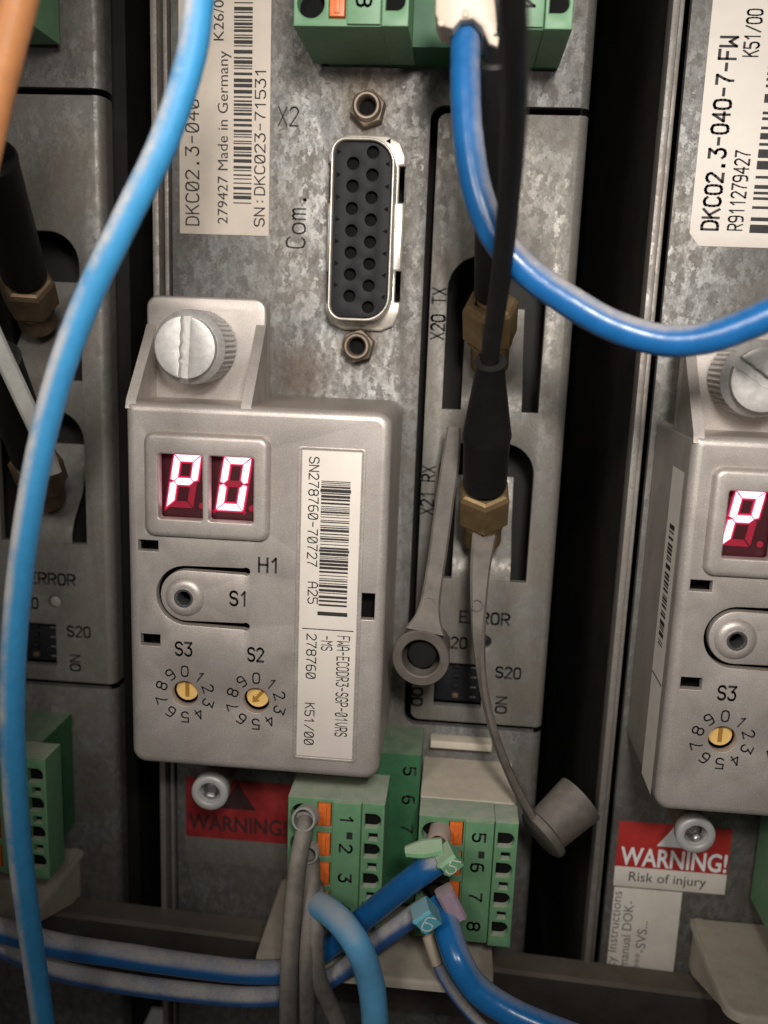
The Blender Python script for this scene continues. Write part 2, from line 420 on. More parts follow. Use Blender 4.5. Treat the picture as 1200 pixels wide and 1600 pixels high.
# plotter-style single stroke letters, on a 4 x 6 grid
STR = {
'0': [[(1,0),(0,1),(0,5),(1,6),(3,6),(4,5),(4,1),(3,0),(1,0)],[(.3,.6),(3.7,5.4)]],
'1': [[(.8,4.6),(2.4,6),(2.4,0)]], 'H': [[(0,0),(0,6)],[(4,0),(4,6)],[(0,3.1),(4,3.1)]], '2': [[(0,5),(1,6),(3,6),(4,5),(4,4),(0,0),(4,0)]],
'3': [[(0,6),(4,6),(2,3.6),(3,3.6),(4,2.6),(4,1),(3,0),(1,0),(0,1)]], '4': [[(3,0),(3,6),(0,2),(4,2)]],
'5': [[(4,6),(0,6),(0,3.5),(3,3.5),(4,2.5),(4,1),(3,0),(1,0),(0,1)]], '6': [[(3.5,6),(1,6),(0,5),(0,1),(1,0),(3,0),(4,1),(4,2.5),(3,3.3),(0,3.3)]],
'7': [[(0,6),(4,6),(1.5,2),(1.5,0)]], '8': [[(1,3.2),(0,4),(0,5),(1,6),(3,6),(4,5),(4,4),(3,3.2),(1,3.2),(0,2.4),(0,1),(1,0),(3,0),(4,1),(4,2.4),(3,3.2)]],
'9': [[(.5,0),(3,0),(4,1),(4,5),(3,6),(1,6),(0,5),(0,3.6),(1,2.8),(4,2.8)]],
'A': [[(0,0),(0,4.5),(1.2,6),(2.8,6),(4,4.5),(4,0)],[(0,2.6),(4,2.6)]], 'C': [[(4,5),(3,6),(1,6),(0,5),(0,1),(1,0),(3,0),(4,1)]],
'D': [[(0,0),(0,6),(2.6,6),(4,4.7),(4,1.3),(2.6,0),(0,0)]], 'E': [[(4,6),(0,6),(0,0),(4,0)],[(0,3.1),(3,3.1)]],
'F': [[(4,6),(0,6),(0,0)],[(0,3.1),(3,3.1)]], 'G': [[(4,5),(3,6),(1,6),(0,5),(0,1),(1,0),(3,0),(4,1),(4,2.7),(2.3,2.7)]],
'K': [[(0,0),(0,6)],[(4,6),(0,2.6)],[(1.3,3.7),(4,0)]], 'M': [[(0,0),(0,6),(2,3.4),(4,6),(4,0)]], 'N': [[(0,0),(0,6),(4,0),(4,6)]],
'O': [[(1,0),(0,1),(0,5),(1,6),(3,6),(4,5),(4,1),(3,0),(1,0)]], 'P': [[(0,0),(0,6),(3,6),(4,5),(4,3.8),(3,2.8),(0,2.8)]],
'R': [[(0,0),(0,6),(3,6),(4,5),(4,3.8),(3,2.8),(0,2.8)],[(2,2.8),(4,0)]], 'S': [[(4,5),(3,6),(1,6),(0,5),(0,4),(1,3.1),(3,3),(4,2),(4,1),(3,0),(1,0),(0,1)]],
'T': [[(0,6),(4,6)],[(2,6),(2,0)]], 'V': [[(0,6),(0,2),(2,0),(4,2),(4,6)]], 'W': [[(0,6),(0,0),(2,2.6),(4,0),(4,6)]], 'X': [[(0,0),(4,6)],[(0,6),(4,0)]],
'-': [[(.5,3),(3.5,3)]], '/': [[(0,0),(4,6)]], '.': [[(1.7,0),(2.2,0),(2.2,.5),(1.7,.5),(1.7,0)]], ':': [[(1.8,1),(2.2,1.4)],[(1.8,4),(2.2,4.4)]], ' ': [],
'o': [[(1,0),(0,1),(0,3),(1,4),(3,4),(4,3),(4,1),(3,0),(1,0)]], 'm': [[(0,0),(0,4)],[(0,3),(.8,4),(1.6,4),(2,3.4),(2,0)],[(2,3.2),(2.8,4),(3.5,4),(4,3.3),(4,0)]],
}
def stroke_geo(t, wt=.62, adv=5.6):
    V, F = [], []
    for ci, ch in enumerate(t):
        for line in STR[ch]:
            sm = [line[0]]
            for p0, p1, p2 in zip(line, line[1:], line[2:]):
                a, b, c = Vector(p0), Vector(p1), Vector(p2)
                if 0 < (b-a).angle(c-b) < 1.0: sm += [tuple(b+(a-b)*.3), tuple(b+(c-b)*.3)]
                else: sm.append(p1)
            line = sm+[line[-1]]
            for a, b in zip(line, line[1:]):
                a = Vector((a[0]+ci*adv, a[1])); b = Vector((b[0]+ci*adv, b[1])); d = (b-a).normalized()*wt/2; nn = Vector((-d.y, d.x))
                k = len(V); V += [tuple(a-d*.8+nn), tuple(a-d*.8-nn), tuple(b+d*.8-nn), tuple(b+d*.8+nn)]; F.append((k, k+1, k+2, k+3))
    return [(x/6, y/6) for x, y in V], F
def text_geo(t, p0, p1, w, h, font='b', bold=0.0, snap=True, wt=.62):
    """letters with their baseline from p0 to p1 (u, v) at depth w, capital height h"""
    V, F = font_geo(t, bold) if font == 'b' else stroke_geo(t, wt)
    x0 = min(v[0] for v in V); x1 = max(v[0] for v in V)
    cap = .70 if font == 'b' else 1.0
    du, dv = p1[0]-p0[0], p1[1]-p0[1]; L = math.hypot(du, dv); a = math.atan2(dv, du)
    if snap: a = round(a/(PI/2))*PI/2
    sx = L/(x1-x0); sy = h/cap; ca, sa = math.cos(a), math.sin(a); g = Geo()
    g.add([(p0[0]+(x-x0)*sx*ca-y*sy*sa, p0[1]+(x-x0)*sx*sa+y*sy*ca, w) for x, y in V], F)
    return g
def text_mid(t, c, w, h, asp=.62, rot=0, bold=0.0, font='b', wt=.62):
    V, F = font_geo(t, bold) if font == 'b' else stroke_geo(t, wt)
    x0 = min(v[0] for v in V); x1 = max(v[0] for v in V); cap = .70 if font == 'b' else 1.0
    sy = h/cap; sx = sy*asp; a = math.radians(rot); ca, sa = math.cos(a), math.sin(a); g = Geo()
    for x, y in V:
        X, Y = (x-(x0+x1)/2)*sx, y*sy-h/2; g.v.append((c[0]+X*ca-Y*sa, c[1]+X*sa+Y*ca, w))
    g.f = [tuple(f) for f in F]; return g
def bars(u0, v0, u1, v1, w, axis, seed, fill=.5, pitch=.26, heavy=()):
    """barcode: bars stacked along v (axis 'v')"""
    rnd = random.Random(seed); g = Geo(); x = min(v0, v1); e = max(v0, v1); k = 0
    while x < e:
        t = pitch*rnd.choice((.35, .35, .5, .8, 1.1)); t = min(t, e-x)
        g.add([(u0, x, w), (u1, x, w), (u1, x+t, w), (u0, x+t, w)], [(0, 1, 2, 3)])
        x += t+pitch*rnd.choice((.4, .5, .5, .9, 1.2))/fill*.5
    for h, t in heavy: g.add([(u0-.1, h, w+.01), (u1+.1, h, w+.01), (u1+.1, h+t, w+.01), (u0-.1, h+t, w+.01)], [(0, 1, 2, 3)])
    return g
EPS = .03

# ------------------------------------------------------------------ the setting: cabinet back
part('cabinet_back', box(-190, -190, -92, 170, 170, -90, 0), 'dark_interior', kind='structure')

# ------------------------------------------------------------------ servo drives
PANEL_L, PANEL_R = -40.4, 14.8
X20 = (-4.7, -56.3, 13.6, 28.2)                 # interface cover
def sh(g, d): return g.shift((d[0], d[1], d[2]))
def lines(parent, items, d, mat='ink', name='lettering'):
    """items: list of geos, each becomes one lettering part"""
    for g in items: part(name, sh(g, d), mat, parent, 0)
def A(px, py, w=0): return at(px, py, w)

def slot_outline(u0, u1, vb, vt, r):
    return rrect(u0, vb, u1, vt, (0, 0, r, r), 8)
SLOTS = ((-2.3, 10.9, -10.2, 10.4), (-2.3, 10.9, -34.4, -14.6))
def servo_drive(which, d, label):
    t = thing('servo_drive', label, 'servo drive', (d[0]-13, d[1]-110, d[2]), 'servo drives side by side in the cabinet')
    vb, vt = -125.0, 75.0
    ul, ub, ur, ut = X20
    # main sheet with the notch for the interface cover and the cut-out of the serial port
    gpx = .95
    out = [(PANEL_L, vb), (PANEL_R-1.2, vb), (PANEL_R-1.2, ub-gpx)] + \
          [(ul-gpx+1.8-1.8*math.sin(a*PI/12), ub-gpx+1.8-1.8*math.cos(a*PI/12)) for a in range(7)] + \
          [(ul-gpx+1.8-1.8*math.cos(a*PI/12), ut+gpx-1.8+1.8*math.sin(a*PI/12)) for a in range(7)] + \
          [(PANEL_R-1.2, ut+gpx), (PANEL_R-1.2, vt), (PANEL_L, vt)]
    dsub_c = (-13.8, 12.6)
    hole = rrect(dsub_c[0]-5.0, dsub_c[1]-9.5, dsub_c[0]+5.0, dsub_c[1]+9.5, .6)
    sheet = part('front_sheet', sh(plate(out, -1.2, 0, .12, [hole] if which != 'left' else ()), d), 'galvanised_sheet', t)
    # folded right-hand edges
    def fold(v0, v1, w1, mat, name='folded_edge'):
        r = 1.6; prof = [(PANEL_R-1.4, w1-.01)]+[(PANEL_R-r+r*math.sin(a*PI/16), w1-r+r*math.cos(a*PI/16)) for a in range(1, 9)]+[(PANEL_R, w1-3.5)]
        g = Geo(); n = len(prof)
        for v in (v0, v1): g.v += [(x, v, w) for x, w in prof]
        g.f = [(i, i+1, n+i+1, n+i) for i in range(n-1)]
        part(name, sh(g, d), mat, t, 50)
    fold(vb, ub-gpx, 0, 'galvanised_sheet'); fold(ut+gpx, vt, 0, 'galvanised_sheet')
    # interface cover
    holes = [slot_outline(*s, 4.4) for s in SLOTS]
    led = circ(5.55, -43.6, .98, 20); dip = rrect(-1.4, -53.9, 5.6, -47.2)
    cover = part('interface_cover', sh(plate(rrect(ul, ub, ur, ut, (1.2, 0, 0, 1.2)), -1.0, .25, .15, holes+[led, dip]), d), 'galvanised_cover', t)
    fold(ub, ut, .25, 'galvanised_cover')
    for s_ in SLOTS:                             # the tongue that carries each socket
        g = Geo(); u0, u1 = s_[0]+2.6, s_[1]-2.3; vv = s_[2]
        n = 6; prof = [(vv-.2, .1), (vv+1.5, .0), (vv+3.5, -1.0), (vv+7, -4.2), (vv+12, -6.5), (vv+14, -7)]
        for du in (u0, u1): g.v += [(du, a, b) for a, b in prof]
        g.f = [(i, n+i, n+i+1, i+1) for i in range(n-1)]
        part('tongue', sh(g, d), 'galvanised_cover', cover, 60)
    part('lamp_lens', sh(lathe([(.98, -1.0), (.98, -.6), (.5, -.35), (0, -.3)], (5.55, -43.6, 0), n=16), d), 'ferrule_grey' if which == 'left' else 'insert_black', cover)
    ds = part('dip_switch', sh(box(-1.3, -53.8, -4, 5.5, -47.3, -1.6, .1), d), 'insert_black', cover)
    for k in range(4):
        part('slider', sh(box(1.3, -53.1+k*1.55, -1.6, 2.2, -52.4+k*1.55, -1.0, .08), d), 'brass_tarnished' if k == 0 else 'insert_black', ds)
        part('lettering', sh(box(3.9, -53.1+k*1.55, -1.6, 4.8, -52.9+k*1.55, -1.57, 0), d), 'grey_ink', ds)
    z = .25+EPS
    lines(cover, [text_geo('X2O TX', A(693, 532), A(693, 449), z, 1.75, 's', wt=1.12),
                  text_geo('X21 RX', A(676, 805), A(676, 727), z, 1.75, 's', wt=1.12),
                  text_geo('ERROR', A(717, 971), A(797, 975), z, 1.65, 's', wt=1.12),
                  text_geo('H2O', A(690, 1010), A(730, 1012), z, 1.6, 's', wt=1.12),
                  text_geo('S2O', A(773, 1057), A(814, 1059), z, 1.6, 's', wt=1.12),
                  text_geo('ON', A(790, 1115), A(788, 1087), z, 1.5, 's', wt=1.12),
                  text_geo('OO', A(659, 1103), A(658, 1073), z, 1.5, 's', wt=1.12)], d)
    # dark inside behind the sheet, and the side walls of the enclosure
    part('enclosure', sh(box(PANEL_L-2.2, vb, -70, PANEL_R-.05, vt, -9, 0), d), 'enclosure_black', t)
    # left-hand side plate with its rolled rim
    part('side_plate', sh(box(-42.9, vb, -2.2, -41.95, vt, .9, .25), d), 'galvanised_edge', t)
    part('side_wall', sh(box(-42.85, vb, -70, -42.0, vt, -2.25, 0), d), 'side_gap_dark', t)  # darkness of the gap put into the wall colour behind the rim
    part('side_lining', sh(box(-41.7, vb, -8, -41.1, vt, -.7, .15), d), 'galvanised_edge', t)
    if which != 'left':
        # serial port
        c = dsub_c
        p = thing  # noqa
        fl = [( -5.3, -11.3), (5.3, -11.3), (5.3, 11.3), (-5.3, 11.3)]
        o = rrect(-5.15, -12.6, 5.15, 12.6, 2.6, 6)
        # notches in both long sides of the flange
        pts = [(2.6, -12.6), (4.4, -11.8), (5.15, -10), (5.15, -8.6), (4.35, -8.6), (4.35, -4.6), (5.15, -4.6), (5.15, 4.2), (4.35, 4.2), (4.35, 8.8), (5.15, 8.8), (5.15, 10),
               (4.4, 11.8), (2.6, 12.6), (-2.6, 12.6), (-4.4, 11.8), (-5.15, 10), (-5.15, 9.0), (-4.35, 9.0), (-4.35, 4.0), (-5.15, 4.0), (-5.15, -5.0), (-4.35, -5.0), (-4.35, -9.0), (-5.15, -9.0), (-5.15, -10), (-4.4, -11.8), (-2.6, -12.6)]
        flange = part('port_flange', sh(plate([(c[0]+x, c[1]+y) for x, y in pts], .02, .9, .3), d), 'shell_plating', t, 50)
        def dl(k, q):                           # the D outline, its long side to the left
            return rrect(c[0]-3.75-k, c[1]-11.0-k, c[0]+3.75+k, c[1]+11.0+k, (1.6+k+q, 2.9+k, 2.9+k, 1.6+k+q), 7)
        part('port_shell', sh(plate(dl(.35, 0), .9, 5.6, .16, [dl(0, 0)]), d), 'shell_plating', flange, 50)
        hs = []
        for k in range(7): hs.append(circ(c[0]-1.3, c[1]-8.2+k*2.75, .78, 18))
        for k in range(8): hs.append(circ(c[0]+1.2, c[1]-9.55+k*2.75, .78, 18))
        ins = part('port_insert', sh(plate(dl(-.12, 0), .95, 4.9, .08, hs), d), 'insert_black', flange, 30)
        part('dark_backing', sh(plate(dl(-.4, 0), 2.0, 3.9), d), 'dark_interior', ins, 0)  # black plate set shallow, stands for the shade inside the holes
        g = Geo()
        for k in range(7): g.join(plate(circ(c[0]-3.2, c[1]-6.85+k*2.75, .40, 3, .0), 4.88, 4.93))
        for k in range(8): g.join(plate(circ(c[0]+3.2, c[1]-8.2+k*2.75, .40, 3, PI), 4.88, 4.93))
        part('edge_contact', sh(g, d), 'dark_interior', ins, 0, kind='stuff')
        for (px, py) in ((573, 165), (557, 541)):
            q = A(px, py, 3); g = plate(circ(q[0], q[1], 2.35, 6, .3), 0, 2.4, .45, [circ(q[0], q[1], 1.3, 20)])
            sd = part('jack_post', sh(g, d), 'steel_tarnished', t)
            part('collar', sh(lathe([(1.85, 2.3), (1.8, 3.0), (1.6, 3.3), (1.35, 3.3), (1.15, 3.0), (1.12, 1.2)], (q[0], q[1], 0), n=24), d), 'steel_tarnished', sd, 50)
            part('bore', sh(lathe([(1.28, 1.4), (0, 1.4)], (q[0], q[1], 0), n=20), d), 'dark_interior', sd, 0)
        lines(sheet, [text_geo('X2', A(434, 196), A(467, 198), EPS, 2.3, 's', wt=.62),
                      text_geo('Com.', A(476, 389), A(473, 310), EPS, 2.5, 's', wt=.62)], d, 'ink')
        # white collar round a threaded post
        q = at(327, 1240, 12.2)
        post = part('post', sh(lathe([(2.1, 0), (2.1, 10.6)], (q[0], q[1], 0), n=28), d), 'steel_tarnished', t, 50)
        col = part('post_collar', sh(lathe([(1.6, 10.4), (2.5, 10.5), (2.62, 10.7), (2.62, 11.9), (2.5, 12.15), (1.65, 12.25), (1.5, 12.1), (1.45, 9.7)], (q[0], q[1], 0), n=36), d), 'white_collar', t, 60)
        prof = []
        for k in range(9): prof += [(1.42 if k % 2 else 1.16, 9.2+k*.30)]
        part('threaded_bush', sh(lathe(prof, (q[0], q[1], 0), n=24), d), 'steel_bright', col, 60)
        part('stud_end', sh(lathe([(1.1, 8.5), (1.1, 10.4), (.8, 10.8), (0, 10.85)], (q[0]-.1, q[1], 0), n=20), d), 'steel_bright', col, 60)
    # stickers
    if which == 'centre':
        a, b = A(420, 369), A(279, 0)
        st = part('type_sticker', sh(box(b[0], a[1], 0, a[0], 60, .12, .03), d), 'label_paper', sheet)
        z = .12+EPS
        lines(st, [text_geo('DKC02.3-040-7-FW', A(311, 353), A(300, 60), z, 1.75, 's', wt=.7),
                   text_geo('279427 Made in Germany', A(356, 350), A(349, 80), z, 1.4),
                   text_geo('K26/03', A(350, 64), A(350, -12), z, 1.4),
                   text_geo('SN:DKC023-71531', A(413, 355), A(410, 111), z, 1.35, 's', wt=.75)], d)
        p, q = A(365, 318), A(393, 318)
        part('barcode', sh(bars(p[0], p[1], q[0], 60, z, 'v', 3, .62, .42), d), 'ink', st, 0)
        p, q = A(291, 1300), A(452, 1226)
        wst = part('warning_sticker', sh(box(p[0], p[1]-.6, 0, q[0]+.6, q[1], .12, .03), d), 'sticker_dirty_red', sheet)
        tri = [A(344, 1262), A(400, 1266), A(372, 1222)]
        part('triangle', sh(plate(tri, .12, .15), d), 'ink_dirty', wst, 0)
        part('lettering', sh(text_geo('WARNING!', A(295, 1293), A(448, 1302), .15+EPS, 2.6, bold=.02), d), 'ink_dirty', wst, 0)
        p, q = A(290, 1345), A(452, 1304)
        part('faded_sticker', sh(box(p[0], p[1], 0, q[0]+.6, q[1]-.5, .1, .03), d), 'galvanised_cover', sheet)
        part('lettering', sh(text_geo('Risk of injury', A(310, 1325), A(430, 1332), .1+EPS, 1.5), d), 'grey_ink', sheet, 0)
    if which == 'right':
        dd = d
        def AR(px, py): q = at(px, py, d[2]); return (q[0]-d[0], q[1]-d[1])
        a = AR(1075, 384)
        st = part('type_sticker', sh(plate([(a[0]+1.3, a[1]), (PANEL_R, a[1]), (PANEL_R, 60), (a[0], 60), (a[0], a[1]+1.6)], 0, .12, .03), d), 'label_paper_clean', sheet)
        z = .12+EPS
        lines(st, [text_geo('DKCO2.3-O4O-7-FW', AR(1120, 361), AR(1147, 56), z, 2.0, 's', wt=1.15),
                   text_geo('R911279427', AR(1158, 361), AR(1169, 235), z, 1.75, 's', wt=.95),
                   text_geo('K51/OO', AR(1183, 90), AR(1190, 14), z, 1.75, 's', wt=1.0)], d)
        p = AR(1170, 364)
        part('barcode', sh(bars(p[0], p[1], p[0]+7, 60, z, 'v', 5, .55, .95), d), 'ink', st, 0)
        p, q = AR(961, 1352), AR(1142, 1290)
        wst = part('warning_sticker', sh(box(p[0], p[1], 0, q[0]+.3, AR(968, 1282)[1], .12, .03), d), 'sticker_red', sheet)
        part('triangle', sh(plate([AR(1026, 1321), AR(1076, 1325), AR(1054, 1291)], .12, .15), d), 'print_white', wst, 0)
        part('lettering', sh(text_geo('WARNING!', AR(968, 1349), AR(1134, 1363), .12+EPS, 2.9, bold=.022), d), 'print_white', wst, 0)
        p2 = AR(960, 1383)
        rst = part('risk_sticker', sh(box(p[0], p2[1], 0, q[0]+.3, p[1]-.02, .12, .03), d), 'label_white', sheet)
        part('lettering', sh(text_geo('Risk of injury', AR(982, 1375), AR(1102, 1386), .12+EPS, 1.55), d), 'ink', rst, 0)
        p3 = AR(1066, 1394)
        sst = part('safety_sticker', sh(box(p[0]+.2, -105, 0, p3[0], p2[1]-.25, .12, .03), d), 'label_white', sheet)
        z = .12+EPS
        lines(sst, [text_geo('Safety Instructions', AR(957, 1540), AR(981, 1393), z, 1.45),
                    text_geo('manual DOK-', AR(980, 1511), AR(1000, 1409), z, 1.45),
                    text_geo('***-SVS...', AR(1004, 1514), AR(1023, 1440), z, 1.45)], d, 'grey_ink')
    return t
OFF = {'left': (-65.0, 1.6, -1.0), 'centre': (0, 0, 0), 'right': (66.7, -.6, 0)}
servo_drive('left', OFF['left'], 'servo drive at the left edge, half hidden behind the long light blue wire')
servo_drive('centre', OFF['centre'], 'galvanised servo drive in the middle with open serial port and dirty red warning sticker')
servo_drive('right', OFF['right'], 'servo drive at the right edge with clean white type sticker and bright red warning sticker')

# ------------------------------------------------------------------ firmware modules
MU0, MU1, MV0, MV1, MW = -40.0, -7.7, -56.3, -9.3, 20.0
def seg_polys(c, hgt, wid, th, slant):
    """seven hexagonal bars a..g and the point"""
    cx, cy = c; gp = .10; H, Wd, T = hgt/2, wid/2, th/2
    def hbar(y): return [(-Wd+T+gp, y), (-Wd+2*T+gp, y+T), (Wd-2*T-gp, y+T), (Wd-T-gp, y), (Wd-2*T-gp, y-T), (-Wd+2*T+gp, y-T)]
    def top(y): return [(-Wd+gp, y+T), (Wd-gp, y+T), (Wd-2*T-gp, y-T), (-Wd+2*T+gp, y-T)]
    def bot(y): return [(-Wd+gp, y-T), (-Wd+2*T+gp, y+T), (Wd-2*T-gp, y+T), (Wd-gp, y-T)]
    def ver(x, y0, y1, s, up):
        xo, xi = x+s*T, x-s*T
        if up: return [(xo, y1-gp+T), (xi, y1-gp-T), (xi, y0+T+gp), (x, y0+gp), (xo, y0+T*.4+gp)]
        return [(xo, y0+gp-T), (xi, y0+gp+T), (xi, y1-T-gp), (x, y1-gp), (xo, y1-T*.4-gp)]
    S = {'a': top(H-T), 'd': bot(-H+T), 'g': hbar(0), 'f': ver(-Wd+T, 0, H-T, -1, 1), 'b': ver(Wd-T, 0, H-T, 1, 1),
         'e': ver(-Wd+T, -H+T, 0, -1, 0), 'c': ver(Wd-T, -H+T, 0, 1, 0)}
    S['dp'] = circ(Wd+T*1.5, -H+T*.9, T*.95, 14)
    out = {}
    for k, p in S.items():
        out[k] = [(cx+x+(y*math.tan(math.radians(slant)) if k != 'dp' else 0), cy+y) for x, y in p]
    return out
def firmware_module(which, d, label):
    t = thing('firmware_module', label, 'control module', (d[0]+(MU0+MU1)/2, d[1]+MV0, d[2]), 'firmware modules screwed on the drives')
    # shell
    g = Geo(); rings = []
    R = 1.1
    for ins, w in [(0, .6), (0, MW-R)]+[(R*(1-math.cos(a*PI/14)), MW-R+R*math.sin(a*PI/14)) for a in range(1, 8)]:
        rr = rrect(MU0+ins, MV0+ins, MU1-ins, MV1-ins, [max(q-ins*.9, .3) for q in (1.9, 1.9, 1.9, .7)], 7); n = len(rr)
        if rings:
            b = len(g.v); g.v += [(x, y, w) for x, y in rr]
            for i in range(n): g.f.append((b-n+i, b-n+(i+1) % n, b+(i+1) % n, b+i))
        else: g.v += [(x, y, w) for x, y in rr]
        rings.append(rr)
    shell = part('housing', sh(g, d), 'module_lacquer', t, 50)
    A_ = lambda px, py, w=MW: at(px, py, w)
    def rc(x0, y0, x1, y1, w=MW, r=0):
        a, b = at(x0, y1, w), at(x1, y0, w); return rrect(a[0], a[1], b[0], b[1], r)
    wins = [(-35.65, -23.3, -30.2, -15.35), (-29.45, -23.3, -23.95, -15.35)]
    holes = [rrect(-36.4, -24.2, -23.6, -14.6, .4)]
    # U-shaped slit round the push button
    cc = A_(291, 931); Rm, hw = 3.55, .27
    ue = A_(384, 935)[0]
    top, bot = [], []
    arc = [PI/2+PI*i/20 for i in range(21)]
    def dot(cv, flip):
        a = [(-.70*PI+1.4*PI*i/10) for i in range(11)]
        p = [(ue+.5*math.cos(x), cv+.5*math.sin(x)) for x in a]
        return p
    outer = [(cc[0]+(Rm+hw)*math.cos(a), cc[1]+(Rm+hw)*math.sin(a)) for a in arc]
    inner = [(cc[0]+(Rm-hw)*math.cos(a), cc[1]+(Rm-hw)*math.sin(a)) for a in arc][::-1]
    U = outer + dot(cc[1]-Rm, 0) + inner + dot(cc[1]+Rm, 1)
    holes.append(U)
    holes.append(circ(cc[0]-.15, cc[1]-.15, .84, 20))
    sl = [rc(216, 845, 247, 860), rc(220, 992, 250, 1008), rc(563, 928, 586, 968)]
    holes += sl
    rots = [A_(289, 1084), A_(400, 1095)]
    holes += [circ(q[0], q[1], 1.68, 28) for q in rots]
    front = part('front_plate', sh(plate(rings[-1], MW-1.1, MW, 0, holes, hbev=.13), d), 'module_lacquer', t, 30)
    part('dark_inner_backing', sh(box(MU0+1.6, MV0+1.6, MW-6, MU1-1.6, MV1-1.6, MW-3.6, 0), d), 'dark_interior', t, 0)  # dark box added so the openings look unlit inside
    # push button ring
    part('push_button', sh(lathe([(2.5, MW-.02), (2.42, MW+.18), (1.9, MW+.5), (1.25, MW+.62), (1.1, MW+.5), (1.0, MW+.1)], (cc[0]-.15, cc[1]-.15, 0), n=40), d), 'module_lacquer', t, 60)
    part('eyelet', sh(lathe([(1.28, MW+.55), (1.2, MW+.72), (.95, MW+.70), (.80, MW+.35), (.78, MW-1.6)], (cc[0]-.15, cc[1]-.15, 0), n=32), d), 'steel_bright', t, 60)
    # rotary switches with their scales
    for k, (q, arrow) in enumerate(zip(rots, (0, 40))):
        sw = part('rotary_switch', sh(lathe([(1.5, MW-4), (1.5, MW-1.2), (1.4, MW-1.05), (0, MW-1.05)], (q[0], q[1]+.15, 0), n=28), d), 'switch_yellow', t)
        a = math.radians(-arrow); ax, ay = Vector((math.cos(a), math.sin(a), 0)), Vector((-math.sin(a), math.cos(a), 0))
        ol = [(-.26, -.95), (.26, -.95), (.26, .95), (-.26, .95)] if k == 0 else [(-.22, 1.1), (-.22, -.3), (-.6, -.3), (0, -1.1), (.6, -.3), (.22, -.3), (.22, 1.1)]
        part('pointer', sh(prism_dir(ol, (q[0], q[1]+.15, MW-1.05), ax, ay, (0, 0, 1), 0, .05), d), 'switch_brown', sw, 0)
        for n_ in range(10):
            an = math.radians(90-36*n_); r = 3.1
            part('lettering', sh(text_mid(str(n_).replace('0', 'O'), (q[0]+r*math.cos(an)*1.02, q[1]+r*math.sin(an)-.05), MW+EPS, 1.35, .95, -36*n_, font='s', wt=.85), d), 'ink', front, 0)
    lines(front, [text_geo('H1', A_(403, 893), A_(433, 895), MW+EPS, 1.75, 's', wt=1.05),
                  text_geo('S1', A_(358, 945), A_(384, 947), MW+EPS, 1.75, 's', wt=1.05),
                  text_geo('S3', A_(273, 1023), A_(301, 1025), MW+EPS, 1.7, 's', wt=1.05),
                  text_geo('S2', A_(386, 1032), A_(413, 1034), MW+EPS, 1.7, 's', wt=1.05)], d)
    # display
    bz = part('display_bezel', sh(plate(rrect(-37.5, -25.6, -22.1, -12.75, 1.3, 6), MW-.4, MW+1.0, .75, [rrect(*w, .3) for w in wins], segs=5, hbev=.22), d), 'module_lacquer', t, 60)
    part('display_back', sh(box(-36.2, -24.0, MW-3.6, -23.7, -14.7, MW-1.2, 0), d), 'display_glow', bz, 0)
    for (wn, lit) in zip(wins, ('abfge', 'abcdef')):
        c = ((wn[0]+wn[2])/2-.18, (wn[1]+wn[3])/2+.38)
        for k, poly in seg_polys(c, 6.6, 3.3, .80, 9).items():
            if k in lit:
                pc = poly if sarea(poly) > 0 else poly[::-1]
                sg = part('segment', sh(plate(pc, MW-1.25, MW-1.02), d), 'segment_lit', bz, 0)
                part('segment_inner_glow', sh(plate(offset(pc, -.13), MW-1.25, MW-1.13), d), 'segment_rim_glow', bz, 0)  # larger glowing plates stand for red light bleeding round the segment
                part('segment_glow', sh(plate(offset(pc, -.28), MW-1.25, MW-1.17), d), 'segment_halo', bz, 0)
            else:
                part('segment', sh(plate(poly, MW-1.25, MW-1.10), d), 'segment_off', bz, 0)
    # serial number sticker in its shallow tray
    a, b = A_(466, 1182), A_(560, 704)
    su0, su1, sv0, sv1 = A_(468, 940)[0], A_(558, 940)[0], A_(510, 1183)[1], A_(515, 705)[1]
    tray = part('sticker_rim', sh(plate(rrect(su0-.55, sv0-.5, su1+.55, sv1+.5, .5), MW-.2, MW+.10, .09, [rrect(su0-.12, sv0-.12, su1+.12, sv1+.12, .2)]), d), 'module_lacquer', t, 60)
    st = part('serial_sticker', sh(box(su0, sv0, MW, su1, sv1, MW+.07, .02), d), 'label_paper_clean', t)
    z = MW+.07+EPS
    lines(st, [text_geo('SN278760-70727', A_(484, 713), A_(482, 885), z, 1.15, 's', wt=.75),
               text_geo('A25', A_(482, 908), A_(481, 943), z, 1.15, 's', wt=.75),
               text_geo('FWA-ECODR3-SGP-01VRS', A_(528, 993), A_(522, 1150), z, 1.45, 's', wt=.75),
               text_geo('-MS', A_(503, 993), A_(502, 1016), z, 1.3, 's', wt=.75),
               text_geo('278760', A_(480, 989), A_(479, 1060), z, 1.15, 's', wt=.75),
               text_geo('K51/00', A_(477, 1097), A_(476, 1163), z, 1.15, 's', wt=.75)], d)
    bu0, bu1 = A_(500, 850)[0], A_(545, 850)[0]
    part('barcode', sh(bars(bu0, A_(500, 946)[1], bu1, A_(500, 750)[1], z, 'v', 11, .62, .30, [(-19.15, .4), (-26.5, .28), (-34.6, .5)]), d), 'ink', st, 0)
    part('rule', sh(box(su0+.4, A_(500, 983)[1]-.06, z-.02, su1-.3, A_(500, 983)[1]+.06, z, 0), d), 'ink', st, 0)
    # sticker on the left flank
    g = Geo(); g.add([(MU0-.06, -55.5, 11.8), (MU0-.06, -55.5, 17.6), (MU0-.06, -14, 17.6), (MU0-.06, -14, 11.8)], [(0, 1, 2, 3)])
    fs = part('side_sticker', sh(g, d), 'label_side', t, 0)
    rnd = random.Random(4); g = Geo(); v = -36.5
